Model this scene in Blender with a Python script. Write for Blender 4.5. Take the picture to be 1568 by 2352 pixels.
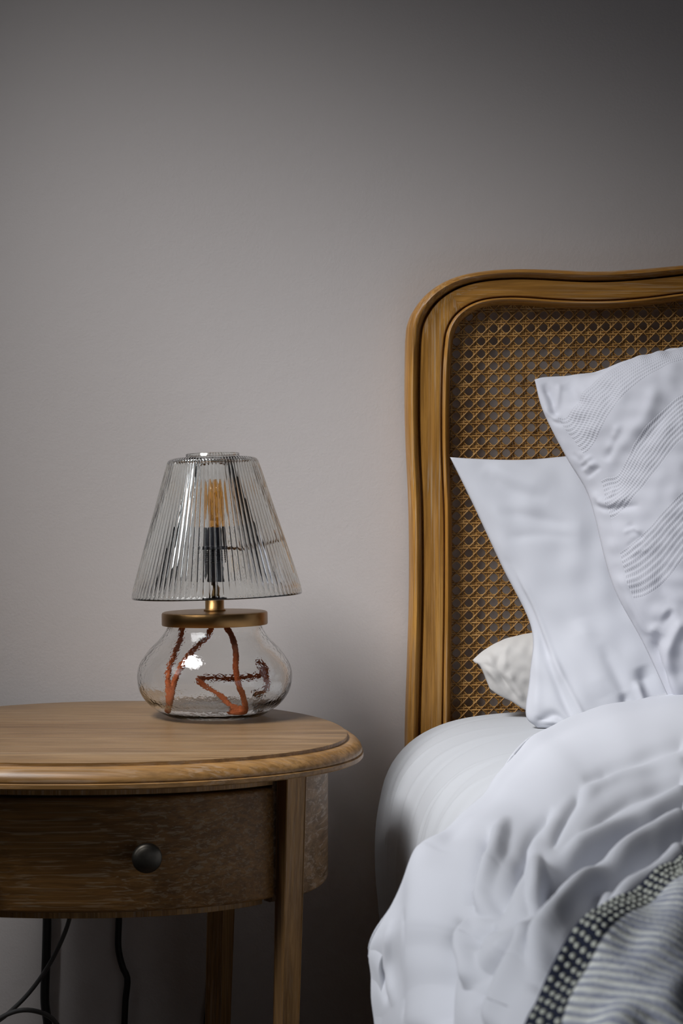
import bpy, bmesh, math, random
import numpy as np
from mathutils import Vector, Matrix
random.seed(3)
rng = np.random.default_rng(5)
for o in list(bpy.data.objects):
    bpy.data.objects.remove(o)
SC = bpy.context.scene
COL = SC.collection
PI = math.pi

# ------------------------------------------------------------ camera
F = 3500.0; EYE = 0.89; HOR = 1200.0
cam = bpy.data.cameras.new('camera'); camo = bpy.data.objects.new('camera', cam); COL.objects.link(camo)
camo.location = (0, 0, EYE); camo.rotation_euler = (PI/2, 0, 0)
cam.sensor_fit = 'VERTICAL'; cam.sensor_height = 36; cam.lens = F/2352*36
cam.shift_y = 24/2352
cam.clip_start = 0.05
cam.dof.use_dof = True; cam.dof.focus_distance = 1.9; cam.dof.aperture_fstop = 16
SC.camera = camo

# ------------------------------------------------------------ world, window light, exposure
W = bpy.data.worlds.new('world'); SC.world = W; W.use_nodes = True
W.node_tree.nodes['Background'].inputs[0].default_value = (0.55, 0.6, 0.7, 1)
W.node_tree.nodes['Background'].inputs[1].default_value = 0.5
def area(name, loc, target, sx, sy, power, color, spread=180):
    l = bpy.data.lights.new(name, 'AREA'); l.shape = 'RECTANGLE'; l.size = sx; l.size_y = sy
    l.energy = power; l.color = color; l.spread = math.radians(spread)
    o = bpy.data.objects.new(name, l); COL.objects.link(o); o.location = loc
    o.rotation_euler = (Vector(target)-Vector(loc)).to_track_quat('-Z', 'Y').to_euler()
    return o
area('roof_window_light', (-0.85, 1.14, 2.14), (0.03, 1.62, 0.80), 0.7, 0.5, 5.5, (0.985, 0.985, 1.0), 60)
area('window_daylight', (-1.62, 0.45, 1.50), (0.28, 0.72, 0.64), 0.8, 0.5, 2.1, (0.96, 0.975, 1.0), 50)
area('lamp_reflection_fill', (-1.58, 1.25, 1.62), (-0.1, 1.85, 0.88), 0.9, 0.6, 0.8, (0.93, 0.97, 1.0), 100)  # added fill light giving the glass lamp bright reflections on its left, no window there
SC.view_settings.view_transform = 'Standard'; SC.view_settings.look = 'None'
SC.view_settings.exposure = 0.0; SC.view_settings.gamma = 1.0
SC.view_settings.use_curve_mapping = False

# ------------------------------------------------------------ helpers
def P(px, py, Y): return Vector(((px-784)*Y/F, Y, EYE-(py-HOR)*Y/F))
def tag(o, label=None, cat=None, group=None, kind=None):
    if label: o['label'] = label
    if cat: o['category'] = cat
    if group: o['group'] = group
    if kind: o['kind'] = kind
    return o
def thing(name, label, cat, loc=(0, 0, 0), group=None):
    o = bpy.data.objects.new(name, None); COL.objects.link(o); o.location = loc
    o.empty_display_size = 0.05
    return tag(o, label, cat, group)
def link(name, verts, faces, mat, parent=None, smooth=True, uv=None, label=None, kind=None):
    me = bpy.data.meshes.new(name)
    me.from_pydata([tuple(v) for v in verts], [], faces)
    if uv is not None:
        l = me.uv_layers.new(name='UVMap')
        idx = np.empty(len(me.loops), dtype=np.int32); me.loops.foreach_get('vertex_index', idx)
        l.data.foreach_set('uv', np.asarray(uv, dtype=np.float32)[idx].ravel())
    if smooth: me.shade_smooth()
    if mat: me.materials.append(mat)
    me.update()
    o = bpy.data.objects.new(name, me); COL.objects.link(o)
    if parent:
        o.parent = parent
        me.transform(Matrix.Translation(-Vector(parent.location))) if parent.type == 'EMPTY' else None
    tag(o, label, kind=kind)
    return o
def fix_normals(o, weld=0):
    bm = bmesh.new(); bm.from_mesh(o.data)
    if weld: bmesh.ops.remove_doubles(bm, verts=bm.verts, dist=weld)
    bmesh.ops.recalc_face_normals(bm, faces=bm.faces); bm.to_mesh(o.data); bm.free()
    return o
def box(x0, x1, y0, y1, z0, z1):
    v = [(x, y, z) for x in (x0, x1) for y in (y0, y1) for z in (z0, z1)]
    f = [(0, 1, 3, 2), (4, 6, 7, 5), (0, 4, 5, 1), (2, 3, 7, 6), (0, 2, 6, 4), (1, 5, 7, 3)]
    return v, f
def catmull(pts, n, closed=False):
    p = np.asarray(pts, float)
    seg = np.r_[0, np.cumsum(np.linalg.norm(np.diff(p, axis=0), axis=1)**0.5)]
    t = np.linspace(0, seg[-1], n)
    out = np.empty((n, p.shape[1]))
    m = np.gradient(p, seg, axis=0)
    k = np.clip(np.searchsorted(seg, t, side='right')-1, 0, len(p)-2)
    h = (seg[k+1]-seg[k])[:, None]; s = ((t-seg[k])[:, None])/h
    return ((2*s**3-3*s**2+1)*p[k]+(s**3-2*s**2+s)*h*m[k]+(-2*s**3+3*s**2)*p[k+1]+(s**3-s**2)*h*m[k+1])
def arclen(p, n):
    d = np.r_[0, np.cumsum(np.linalg.norm(np.diff(p, axis=0), axis=1))]
    t = np.linspace(0, d[-1], n)
    return np.stack([np.interp(t, d, p[:, i]) for i in range(p.shape[1])], 1)
def smooth_path(pts, n): return arclen(catmull(pts, n*6), n)
def grid_faces(nu, nv, off=0, flip=False, closed_u=False):
    f = []
    for j in range(nv-1):
        for i in range(nu if closed_u else nu-1):
            a = off+j*nu+i; b = off+j*nu+(i+1) % nu; c = b+nu; d = a+nu
            f.append((a, d, c, b) if flip else (a, b, c, d))
    return f
def lathe(profile, n, cx, cy, z0, func=None):
    v = []
    for j, (r, z) in enumerate(profile):
        for i in range(n):
            a = 2*PI*i/n
            rr = func(r, z, a, j) if func else r
            v.append((cx+rr*math.cos(a), cy+rr*math.sin(a), z0+z))
    return v, grid_faces(n, len(profile), closed_u=True)
def tube(path, radius, n=10, caps=True):
    path = np.asarray(path, float); m = len(path)
    t = np.gradient(path, axis=0); t /= np.linalg.norm(t, axis=1)[:, None]+1e-12
    up = np.array([0, 0, 1.0])
    if abs(t[0] @ up) > 0.9: up = np.array([0, 1.0, 0])
    nrm = np.cross(t[0], up); nrm /= np.linalg.norm(nrm)
    v = []
    R = radius if hasattr(radius, '__len__') else [radius]*m
    for k in range(m):
        nrm = nrm-(nrm @ t[k])*t[k]; nrm /= np.linalg.norm(nrm); b = np.cross(t[k], nrm)
        for i in range(n):
            a = 2*PI*i/n; v.append(path[k]+R[k]*(math.cos(a)*nrm+math.sin(a)*b))
    f = grid_faces(n, m, closed_u=True)
    if caps: f += [tuple(range(n)), tuple(range((m-1)*n, m*n))[::-1]]
    return v, f

# ------------------------------------------------------------ materials
class NT:
    def __init__(s, name):
        s.m = bpy.data.materials.new(name); s.m.use_nodes = True; s.t = s.m.node_tree
        s.b = s.t.nodes['Principled BSDF']; s.out = s.t.nodes['Material Output']
    def n(s, typ, **kw):
        nd = s.t.nodes.new(typ)
        for k, v in kw.items():
            if k in nd.bl_rna.properties and not k.startswith('i_'): setattr(nd, k, v)
        return nd
    def l(s, a, b): s.t.links.new(a, b)
    def noise(s, vec, scale, detail=4, rough=0.55, dist=0):
        nd = s.n('ShaderNodeTexNoise'); nd.inputs['Scale'].default_value = scale; nd.inputs['Detail'].default_value = detail
        nd.inputs['Roughness'].default_value = rough; nd.inputs['Distortion'].default_value = dist
        s.l(vec, nd.inputs['Vector']); return nd.outputs['Fac']
    def mapping(s, vec, scale=(1, 1, 1), rot=(0, 0, 0), loc=(0, 0, 0)):
        nd = s.n('ShaderNodeMapping'); nd.inputs['Scale'].default_value = scale; nd.inputs['Rotation'].default_value = rot
        nd.inputs['Location'].default_value = loc
        s.l(vec, nd.inputs['Vector']); return nd.outputs['Vector']
    def ramp(s, fac, stops):
        nd = s.n('ShaderNodeValToRGB'); cr = nd.color_ramp
        while len(cr.elements) < len(stops): cr.elements.new(0.5)
        for e, (p, c) in zip(cr.elements, stops):
            e.position = p; e.color = (*c, 1) if len(c) == 3 else c
        s.l(fac, nd.inputs['Fac']); return nd.outputs['Color']
    def mix(s, fac, a, b, typ='MIX'):
        nd = s.n('ShaderNodeMix'); nd.data_type = 'RGBA'; nd.blend_type = typ
        for sock, v in ((nd.inputs[0], fac), (nd.inputs[6], a), (nd.inputs[7], b)):
            if hasattr(v, 'is_linked') or hasattr(v, 'links'): s.l(v, sock)
            elif isinstance(v, (int, float)): sock.default_value = v
            else: sock.default_value = (*v, 1)
        return nd.outputs[2]
    def math(s, op, a, b=None, c=None):
        nd = s.n('ShaderNodeMath'); nd.operation = op
        for i, v in enumerate((a, b, c)):
            if v is None: continue
            if isinstance(v, (int, float)): nd.inputs[i].default_value = v
            else: s.l(v, nd.inputs[i])
        return nd.outputs[0]
    def bump(s, h, strength, dist, prev=None):
        nd = s.n('ShaderNodeBump'); nd.inputs['Strength'].default_value = strength; nd.inputs['Distance'].default_value = dist
        s.l(h, nd.inputs['Height'])
        if prev is not None: s.l(prev, nd.inputs['Normal'])
        return nd.outputs['Normal']
    def set(s, **kw):
        for k, v in kw.items():
            sock = s.b.inputs[k.replace('_', ' ')]
            if isinstance(v, (int, float)): sock.default_value = v
            elif isinstance(v, tuple): sock.default_value = (*v, 1) if len(v) == 3 else v
            else: s.l(v, sock)
        return s

def plain(name, col, rough=0.5, metal=0.0, **kw):
    return NT(name).set(Base_Color=col, Roughness=rough, Metallic=metal, **kw).m

def wood(name, axis, dark, mid, light, lime=(0.55, 0.45, 0.36), limeamt=0.5, fine=1.0, rough=0.5, relief=1.0, wav=0.0):
    """oak with the grain along the given local axis, pores partly filled with pale lime wax"""
    s = NT(name); co = s.n('ShaderNodeTexCoord').outputs['Object']
    def st(along, across):
        v = [across]*3; v[axis] = along; return tuple(v)
    base = co
    if wav:
        wn = s.n('ShaderNodeTexNoise'); wn.inputs['Scale'].default_value = 5; s.l(s.mapping(co, st(1.0, 1.6)), wn.inputs['Vector'])
        vm = s.n('ShaderNodeVectorMath'); vm.operation = 'MULTIPLY_ADD'
        s.l(wn.outputs['Color'], vm.inputs[0]); vm.inputs[1].default_value = (wav, wav, wav); s.l(co, vm.inputs[2]); base = vm.outputs[0]
    n1 = s.noise(s.mapping(base, st(1.5, 22)), 1.0, 6, 0.6, 0.6)
    n2 = s.noise(s.mapping(base, st(9, 260*fine)), 1.0, 5, 0.65, 0.3)
    n3 = s.noise(s.mapping(base, st(3.0, 420*fine), loc=(3, 5, 1)), 1.0, 3, 0.6, 0.8)
    n4 = s.noise(co, 6.0, 3, 0.5)
    col = s.ramp(n1, [(0.28, dark), (0.5, mid), (0.72, light)])
    col = s.mix(s.ramp(n2, [(0.40, (0.62, 0.62, 0.62)), (0.6, (0.0, 0.0, 0.0))]), col, tuple(c*0.5 for c in dark))
    lm = s.math('MULTIPLY', s.ramp(n3, [(0.53, (0, 0, 0)), (0.61, (1, 1, 1))]), s.ramp(n4, [(0.35, (0.15,)*3), (0.65, (1,)*3)]))
    lm = s.math('MULTIPLY', lm, limeamt)
    col = s.mix(lm, col, lime)
    col = s.mix(s.ramp(s.noise(co, 11.0, 2), [(0.3, (0.25,)*3), (0.7, (0,)*3)]), col, dark)
    nb = s.bump(s.math('ADD', n2, s.math('MULTIPLY', n3, -0.5)), 0.5*relief, 0.0009)
    s.set(Base_Color=col, Roughness=rough, Normal=nb, Specular_IOR_Level=0.35)
    return s.m

def fabric(name, col=(0.80, 0.81, 0.85), weave=1800, wr=0.0, wr_scale=(30, 30, 30), cloud=9.0, cdist=0.004, cstr=0.35):
    s = NT(name); co = s.n('ShaderNodeTexCoord').outputs['Object']
    h = s.noise(co, weave, 2, 0.6)
    nb = s.bump(h, 0.12, 0.0006)
    nb = s.bump(s.noise(co, cloud, 3, 0.45, 0.5), cstr, cdist, nb)
    if wr: nb = s.bump(s.noise(s.mapping(co, wr_scale), 1.0, 4, 0.5, 0.4), wr, 0.004, nb)
    s.set(Base_Color=col, Roughness=0.9, Normal=nb, Specular_IOR_Level=0.15, Sheen_Weight=0.1)
    return s, nb

def wall_mat(name, col):
    s = NT(name); co = s.n('ShaderNodeTexCoord').outputs['Object']
    n = s.noise(co, 2.0, 3); n2 = s.noise(co, 260, 4, 0.6); n3 = s.noise(co, 45, 3)
    c = s.mix(n, tuple(x*0.97 for x in col), tuple(min(1, x*1.03) for x in col))
    nb = s.bump(n2, 0.22, 0.0012, s.bump(n3, 0.15, 0.002))
    s.set(Base_Color=c, Roughness=0.75, Normal=nb, Specular_IOR_Level=0.25)
    return s.m

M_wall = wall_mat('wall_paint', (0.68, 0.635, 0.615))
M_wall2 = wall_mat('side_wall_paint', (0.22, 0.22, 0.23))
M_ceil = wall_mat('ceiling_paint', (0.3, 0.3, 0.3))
M_floor = wood('floor_wood', 1, (0.06, 0.035, 0.02), (0.1, 0.06, 0.035), (0.14, 0.09, 0.05), limeamt=0.1)
TD, TM, TL = (0.27, 0.13, 0.04), (0.42, 0.23, 0.082), (0.52, 0.31, 0.125)
M_top = wood('table_top_oak', 0, (0.19, 0.105, 0.045), (0.285, 0.172, 0.080), (0.35, 0.225, 0.112), limeamt=0.18, fine=0.8, relief=0.35, rough=0.42)
M_drawer = wood('drawer_oak', 0, (0.15, 0.068, 0.018), (0.25, 0.12, 0.033), (0.32, 0.165, 0.055), lime=(0.44, 0.35, 0.24), limeamt=0.5, fine=0.9, relief=0.7, wav=0.012)
M_apron = wood('apron_oak', 1, (0.15, 0.085, 0.04), (0.25, 0.15, 0.075), (0.32, 0.2, 0.11), limeamt=0.8, fine=0.5, relief=0.8, wav=0.03)
M_rim = wood('table_rim_oak', 0, (0.22, 0.112, 0.034), (0.34, 0.18, 0.062), (0.42, 0.24, 0.092), limeamt=0.3, fine=0.6, relief=0.4, rough=0.38)
M_leg = wood('leg_oak', 2, TD, TM, TL, limeamt=0.4)
M_post = wood('headboard_oak_upright', 2, (0.38, 0.165, 0.028), (0.54, 0.265, 0.055), (0.67, 0.37, 0.10), lime=(0.62, 0.5, 0.36), limeamt=0.55, fine=0.75, rough=0.4)
M_rail = wood('headboard_oak_level', 0, (0.38, 0.165, 0.028), (0.54, 0.265, 0.055), (0.67, 0.37, 0.10), lime=(0.62, 0.5, 0.36), limeamt=0.55, fine=0.75, rough=0.4)

# ------------------------------------------------------------ room
YW = 2.10
def struct(name, b, mat):
    return fix_normals(link(name, *b, mat, smooth=False, kind='structure'))
XL, XR, YF, ZC = -1.6, 2.6, -1.6, 2.45
struct('wall_back', box(XL-.1, XR+.1, YW, YW+.1, 0, ZC), M_wall)
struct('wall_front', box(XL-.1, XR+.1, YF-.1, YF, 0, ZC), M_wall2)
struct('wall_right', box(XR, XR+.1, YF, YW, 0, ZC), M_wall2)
struct('floor', box(XL-.1, XR+.1, YF, YW+.1, -.1, 0), M_floor)
struct('ceiling', box(XL-.1, XR+.1, YF, YW+.1, ZC, ZC+.1), M_ceil)
# left wall with a window opening
wy0, wy1, wz0, wz1 = 0.0, 0.9, 1.2, 1.8
vs, fs = [], []
for b in (box(XL-.1, XL, YF, wy0, 0, ZC), box(XL-.1, XL, wy1, YW, 0, ZC), box(XL-.1, XL, wy0, wy1, 0, wz0), box(XL-.1, XL, wy0, wy1, wz1, ZC)):
    fs += [tuple(i+len(vs) for i in f) for f in b[1]]; vs += b[0]
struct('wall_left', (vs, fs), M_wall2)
M_white = plain('white_gloss_paint', (0.7, 0.7, 0.69), 0.4)
struct('baseboard_back', box(XL, XR, YW-.015, YW, 0, 0.12), M_white)

# ------------------------------------------------------------ bedside table
TC = Vector((-0.2843, 1.7335)); TA, TTH = 0.291, 0.0
def tb(y): return (0.21, 2.2) if y < 0 else (0.317, 1.92)
TZ = 0.65
def sgn(x): return 1 if x >= 0 else -1
def loc_out(t):
    c, s = math.cos(t), math.sin(t)
    b, e = tb(s)
    return Vector((TA*sgn(c)*abs(c)**(2/e), b*sgn(s)*abs(s)**(2/e)))
def loc_nrm(p):
    b, e = tb(p.y)
    g = Vector((sgn(p.x)*abs(p.x/TA)**(e-1)/TA, sgn(p.y)*abs(p.y/b)**(e-1)/b)); return g.normalized()
def dense_outline(n):
    q = np.array([loc_out(2*PI*i/4000) for i in range(4001)]); return arclen(q, n+1)[:-1]
def out_pts(off, n=160, smin=None):
    return [Vector(p)+off*loc_nrm(Vector(p)) for p in dense_outline(n)]
table = thing('bedside_table', 'oval limed oak bedside table with a bow-fronted drawer and dark knobs, beside the bed', 'table', (TC.x, TC.y, 0))
table.rotation_euler = (0, 0, TTH)
def tlink(name, v, f, mat, smooth=True, parent=None, **kw):
    o = link(name, v, f, mat, None, smooth, **kw); o.parent = parent or table; return o
prof = [(-.06, 0), (-.001, 0), (0, -.0006), (.0003, -.0042), (.0012, -.0048), (.004, -.0048), (.0085, -.0062), (.0125, -.009), (.0155, -.0125), (.0170, -.0165),
        (.0168, -.0178), (.0160, -.0184), (.0168, -.0190), (.0182, -.0196), (.0184, -.0236), (.0172, -.025), (-.02, -.025), (-.06, -.025)]
NO = 220; v = []
for off, z in prof: v += [(p.x, p.y, TZ+z) for p in out_pts(off, NO)]
f = grid_faces(NO, len(prof), closed_u=True)
f += [tuple(range(NO)), tuple(range((len(prof)-1)*NO, len(prof)*NO))[::-1]]
o = tlink('tabletop', v, f, M_top); o.data.materials.append(M_rim)
for pl in o.data.polygons:
    if len(pl.vertices) == 4 and 2*NO <= min(pl.vertices): pl.material_index = 1
fix_normals(o)
o.data.set_sharp_from_angle(angle=math.radians(38))

def arc_at(u0, u1, front=True, off=0, n=40):
    """points of the offset outline between local x = u0..u1 on the front or back side"""
    q = [p for p in out_pts(off, 1200) if (p.y < 0) == front]
    q.sort(key=lambda p: p.x); xs = [p.x for p in q]; ys = [p.y for p in q]
    return [Vector((x, float(np.interp(x, xs, ys)))) for x in np.linspace(u0, u1, n)]
def panel(name, pts, thick, z0, z1, mat, rnd=0.004, parent=None, smooth=True, **kw):
    pts = [Vector(p) for p in pts]; m = len(pts); v = []
    T = [(pts[min(i+1, m-1)]-pts[max(i-1, 0)]).normalized() for i in range(m)]
    N = [Vector((t.y, -t.x)) for t in T]
    rs = rnd
    sec = [(0, z0+rs), (0, z1-rs)]+[(-rs*(1-math.cos(a)), z1-rs+rs*math.sin(a)) for a in (0.5, 1.0, PI/2)]+[(-thick, z1), (-thick, z0)]+[(-rs*(1-math.cos(a)), z0+rs-rs*math.sin(a)) for a in (PI/2, 1.0, 0.5)]
    K = len(sec)
    for i in range(m):
        # end rounding
        e = min(i, m-1-i); pull = rs*0.6 if e == 0 else (rs*0.15 if e == 1 else 0)
        for d, z in sec:
            q = pts[i]+N[i]*(d-(pull if d > -thick+1e-6 else 0)); v.append((q.x, q.y, z))
    f = grid_faces(K, m, closed_u=True)+[tuple(range(K)), tuple(range((m-1)*K, m*K))[::-1]]
    o = tlink(name, v, f, mat, smooth, parent, **kw); fix_normals(o); o.data.set_sharp_from_angle(angle=math.radians(40)); return o
DZ0, DZ1 = 0.494, 0.611
drawer = panel('drawer', arc_at(-.214, .214, True, -.018, 64), .018, DZ0, DZ1, M_drawer, .004)
panel('drawer_rail', arc_at(-.212, .212, True, -.020, 50), .02, .6135, .6249, M_leg, .001)
# drawer box behind the front
vs, fs = box(-.19, .19, -.11, .20, .503, .600); o = tlink('drawer_box', vs, fs, M_leg, False)
panel('bottom_rail', arc_at(-.20, .20, True, -.045, 30), .02, .482, .4925, M_leg, .001)
# knob

kprof = [(0, .0265), (.004, .0264), (.008, .0257), (.0115, .0243), (.0122, .0236), (.0135, .0232), (.0150, .0205), (.0152, .018), (.0145, .0155), (.011, .0135), (.0065, .011), (.0055, .007), (.0075, .002), (.0095, .0005), (.0095, -.001), (0, -.001)]
s = NT('dark_bronze'); co = s.n('ShaderNodeTexCoord').outputs['Object']
s.set(Base_Color=s.mix(s.noise(co, 90, 4), (0.045, 0.04, 0.034), (0.10, 0.09, 0.075)), Metallic=0.9, Roughness=0.42)
n = 40
for kx in (.0855, -.0855):
    kp = arc_at(kx, kx+.001, True, -.018, 2)[0]; kn = loc_nrm(kp); kt = Vector((-kn.y, kn.x)); v = []
    for r, h in kprof:
        for i in range(n):
            a = 2*PI*i/n; q = kp+kt*r*math.cos(a)+kn*h; v.append((q.x, q.y, 0.5530+r*math.sin(a)))
    o = link('knob', v, grid_faces(n, len(kprof), closed_u=True), s.m); o.parent = drawer; fix_normals(o, 1e-6)
# side and back aprons between the legs
LEGS = [(0.233, -0.131), (0.134, 0.262), (-0.233, -0.131), (-0.20, 0.228)]
def seg_pts(side, off, n=40):
    q = [p for p in out_pts(off, 1200)]
    if side == 'back': q = [p for p in q if p.y > 0 and abs(p.x) < .128]; q.sort(key=lambda p: -p.x)
    if side == 'right': q = [p for p in q if p.x > .142 and p.y > -.125]; q.sort(key=lambda p: p.y)
    if side == 'left': q = [p for p in q if p.x < -.142 and p.y > -.125]; q.sort(key=lambda p: -p.y)
    a = arclen(np.array([tuple(p) for p in q]), n); return [Vector(p) for p in a]
for sd in ('right', 'left', 'back'):
    o = panel('apron', seg_pts(sd, -.022), .016, .488, .6249, M_apron, .004)
# legs
for lu, lv in LEGS:
    if True:
        c = Vector((lu, lv)); nn = Vector((math.sin(.52)*sgn(lu), math.cos(.52)*sgn(lv))); tt = Vector((-nn.y, nn.x)); v = []
        zs = [0, .02, .15, .35, .48, .6249]
        for z in zs:
            k = z/.625; hw = (.0085+.0035*k)*(1.25 if lv > 0 else 1); cc = c-nn*(.030*(1-k)+.002)
            for a, b in ((-1, -1), (1, -1), (1, 1), (-1, 1)):
                for da, db in (((.92, 1), (1, .92)) if a*b > 0 else ((1, .92), (.92, 1))):
                    q = cc+tt*(a*da*hw)+nn*(b*db*hw); v.append((q.x, q.y, z))
        f = grid_faces(8, len(zs), closed_u=True)+[tuple(range(8)), tuple(range(40, 48))[::-1]]
        fix_normals(tlink('leg', v, f, M_leg, False))

# ------------------------------------------------------------ lamp
LX, LY = -0.157, 1.89
lamp = thing('table_lamp', 'glass table lamp with fluted clear shade, brass lid and orange cord inside its round base', 'lamp', (LX, LY, TZ))
def glass(name, tint, rough, wob=0.0, wscale=40, stretch=(1, 1, 1)):
    s = NT(name); s.set(Base_Color=tint, Roughness=rough, IOR=1.47, Transmission_Weight=1.0)
    if wob:
        co = s.n('ShaderNodeTexCoord').outputs['Object']
        s.set(Normal=s.bump(s.noise(s.mapping(co, stretch), wscale, 2, 0.5, 0.3), wob, 0.004))
    return s.m
M_jar = glass('jar_glass', (0.985, 0.99, 0.985), 0.0, 0.075, 150, (1, 1, 1.3))
M_shade = glass('shade_glass', (0.965, 0.98, 0.97), 0.0, 0.10, 60, (1, 1, .4))
outer = [(.0, .0012), (.030, .0008), (.050, 0), (.058, .0012), (.065, .0045), (.0725, .009), (.080, .0145), (.0872, .0225), (.0925, .0315), (.095, .041), (.0958, .0516), (.0938, .0622), (.0885, .0722), (.0795, .0842), (.0700, .0935), (.0625, .1030), (.0585, .1110), (.0578, .1165)]
inner = [(.0548, .1165), (.0555, .1110), (.0595, .1030), (.0670, .0930), (.0765, .0830), (.0852, .0715), (.0905, .0615), (.0925, .0516), (.0917, .0415), (.0890, .0325), (.0838, .0245), (.0765, .0178), (.067, .0095), (.052, .0052), (.030, .0046), (0.0, .0048)]
op = arclen(catmull(outer, 260), 56); ip = arclen(catmull(inner, 260), 50)
v, f = lathe([tuple(q) for q in op]+[tuple(q) for q in ip], 96, LX, LY, TZ+.0003)
o = link('glass_jar', v, f, M_jar, lamp); fix_normals(o, 1e-6)
s = NT('satin_brass'); co = s.n('ShaderNodeTexCoord').outputs['Object']
s.set(Base_Color=s.mix(s.noise(co, 60, 3), (0.27, 0.15, 0.055), (0.36, 0.21, 0.085)), Metallic=1.0, Roughness=0.34, Normal=s.bump(s.noise(co, 900, 2), 0.08, 0.0005))
M_brass = s.m
lidp = [(0, .1165), (.0535, .1165), (.0602, .1160), (.0625, .1132), (.0650, .1134), (.0655, .1145), (.0655, .1270), (.0648, .1288), (.0630, .1296), (.0600, .1299), (.030, .1303), (0, .1303)]
lean = math.radians(0.7)
def leanv(v, ang, z0):
    return [(x+math.tan(-ang)*(z-z0), y, z+math.tan(ang)*(x-LX)) for x, y, z in v]
v, f = lathe(lidp, 96, LX, LY, TZ)
o = link('jar_lid', leanv(v, lean, TZ+.115), f, M_brass, lamp); fix_normals(o, 1e-6); o.data.set_sharp_from_angle(angle=math.radians(35))
# stem
stp = [(0, .1300), (.0135, .1300), (.0138, .1318), (.0128, .1328), (.0117, .1332), (.0117, .1510), (.0112, .1520), (.0060, .1524), (.0055, .1535), (.0055, .1680), (0, .1680)]
v, f = lathe(stp, 48, LX, LY, TZ); fix_normals(link('stem', leanv(v, lean, TZ+.115), f, M_brass, lamp), 1e-6)
M_black = NT('black_bakelite').set(Base_Color=(0.012, 0.013, 0.02), Roughness=0.35).m
hp = [(0, .166), (.0150, .166), (.0158, .1675), (.0160, .190)]
for k in range(6): hp += [(.0172, .1905+k*.0026), (.0172, .1920+k*.0026), (.0163, .1924+k*.0026), (.0163, .1929+k*.0026)]
hp += [(.0172, .2065), (.0245, .2068), (.0248, .2080), (.0248, .2100), (.0240, .2110), (.0178, .2112), (.0176, .2300), (.0165, .2335), (.0140, .2340), (.0, .2335)]
v, f = lathe(hp, 48, LX, LY, TZ); o = link('lamp_holder', leanv(v, lean, TZ+.115), f, M_black, lamp); fix_normals(o, 1e-6); o.data.set_sharp_from_angle(angle=math.radians(35))
# bulb (amber glass, unlit)
bx = LX+.0015; bz = TZ+.234
bp = [(0, .060), (.006, .0594), (.012, .0570), (.0172, .0525), (.0208, .0460), (.0222, .0385), (.0215, .031), (.0190, .0235), (.0160, .0165), (.0140, .0100), (.0132, .004), (.0130, 0)]
bq = arclen(catmull(bp, 150), 36); bi = [(max(0, r-.0008), z-.0004) for r, z in bq[::-1]]
v, f = lathe([tuple(q) for q in bq]+bi, 48, bx, LY, bz)
s = NT('amber_glass'); s.set(Base_Color=(0.97, 0.70, 0.38), Roughness=0.0, IOR=1.3, Transmission_Weight=1.0)
o = link('bulb', v, f, s.m, lamp); fix_normals(o, 1e-6)
M_fil = plain('phosphor_filament', (0.85, 0.60, 0.12), 0.5)
cc = Vector((bx, LY, bz)); VS = []; FS = []
for k in range(4):
    a = k*PI/2+.5
    p0 = cc+Vector((.009*math.cos(a), .009*math.sin(a), .008)); p1 = cc+Vector((.005*math.cos(a+.5), .005*math.sin(a+.5), .044))
    vv, ff = tube(np.linspace(p0, p1, 5), .0011, 8); FS += [tuple(i+len(VS) for i in q) for q in ff]; VS += list(vv)
vv, ff = tube(np.linspace(cc+Vector((0, 0, 0)), cc+Vector((0, 0, .012)), 4), [.006, .005, .003, .002], 12)
FS += [tuple(i+len(VS) for i in q) for q in ff]; VS += list(vv)
FIL = link('filament', VS, FS, M_fil, lamp); fix_normals(FIL)
# shade: ribs pressed on the inside, plain rolled rim and shoulder
NR = 84; SB, ST = .1760, .3390
sang = math.radians(-1.9)
so = [(.1050, .1490), (.1053, .1505), (.1046, .1550), (.0562, .3150), (.0552, .3175), (.0530, .3192), (.0500, .3202), (.0345, .3208), (.0335, .3215), (.0332, .3250), (.0326, .3255)]
si = [(.0305, .3255), (.0300, .3245), (.0298, .3185), (.0340, .3172), (.0480, .3165), (.0515, .3145), (.0525, .3110), (.1000, .1560), (.1018, .1510), (.1030, .1489), (.1042, .1485)]
def dens(pr, a, b, n):
    out = []
    for i in range(len(pr)-1):
        m = n if i == a else 1
        for k in range(m): t = k/m; out.append(((1-t)*pr[i][0]+t*pr[i+1][0], (1-t)*pr[i][1]+t*pr[i+1][1]))
    out.append(pr[-1]); return out
so2 = dens(so, 2, 3, 14); si2 = dens(si, 6, 7, 14); NSO = len(so2)
def rib(r, z, a, j):
    if .153 < z < .3172 and r > .045:
        w = min(1, (z-.153)/.006, (.3172-z)/.004); w = max(0, w)
        c = abs(math.sin(a*NR/2))
        amp = .0019*(r/.1+.25)
        if j >= NSO: return r-amp*(1-c)*w*1.0+amp*.6*w
        return r+amp*.75*(c-.5)*w
    return r
v, f = lathe(so2+si2, NR*8, LX+.003, LY, TZ, rib)
m = len(so2+si2); n = NR*8
f += [((m-1)*n+i, (m-1)*n+(i+1) % n, (i+1) % n, i) for i in range(n)]
v2 = []
for x, y, z in v:
    dx, dz = x-LX-.003, z-(TZ+.149)
    v2.append((LX+.003+dx*math.cos(sang)+dz*math.sin(sang), y, TZ+.149+dz*math.cos(sang)-dx*math.sin(sang)))
o = link('lamp_shade', v2, f, M_shade, lamp); fix_normals(o)
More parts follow.
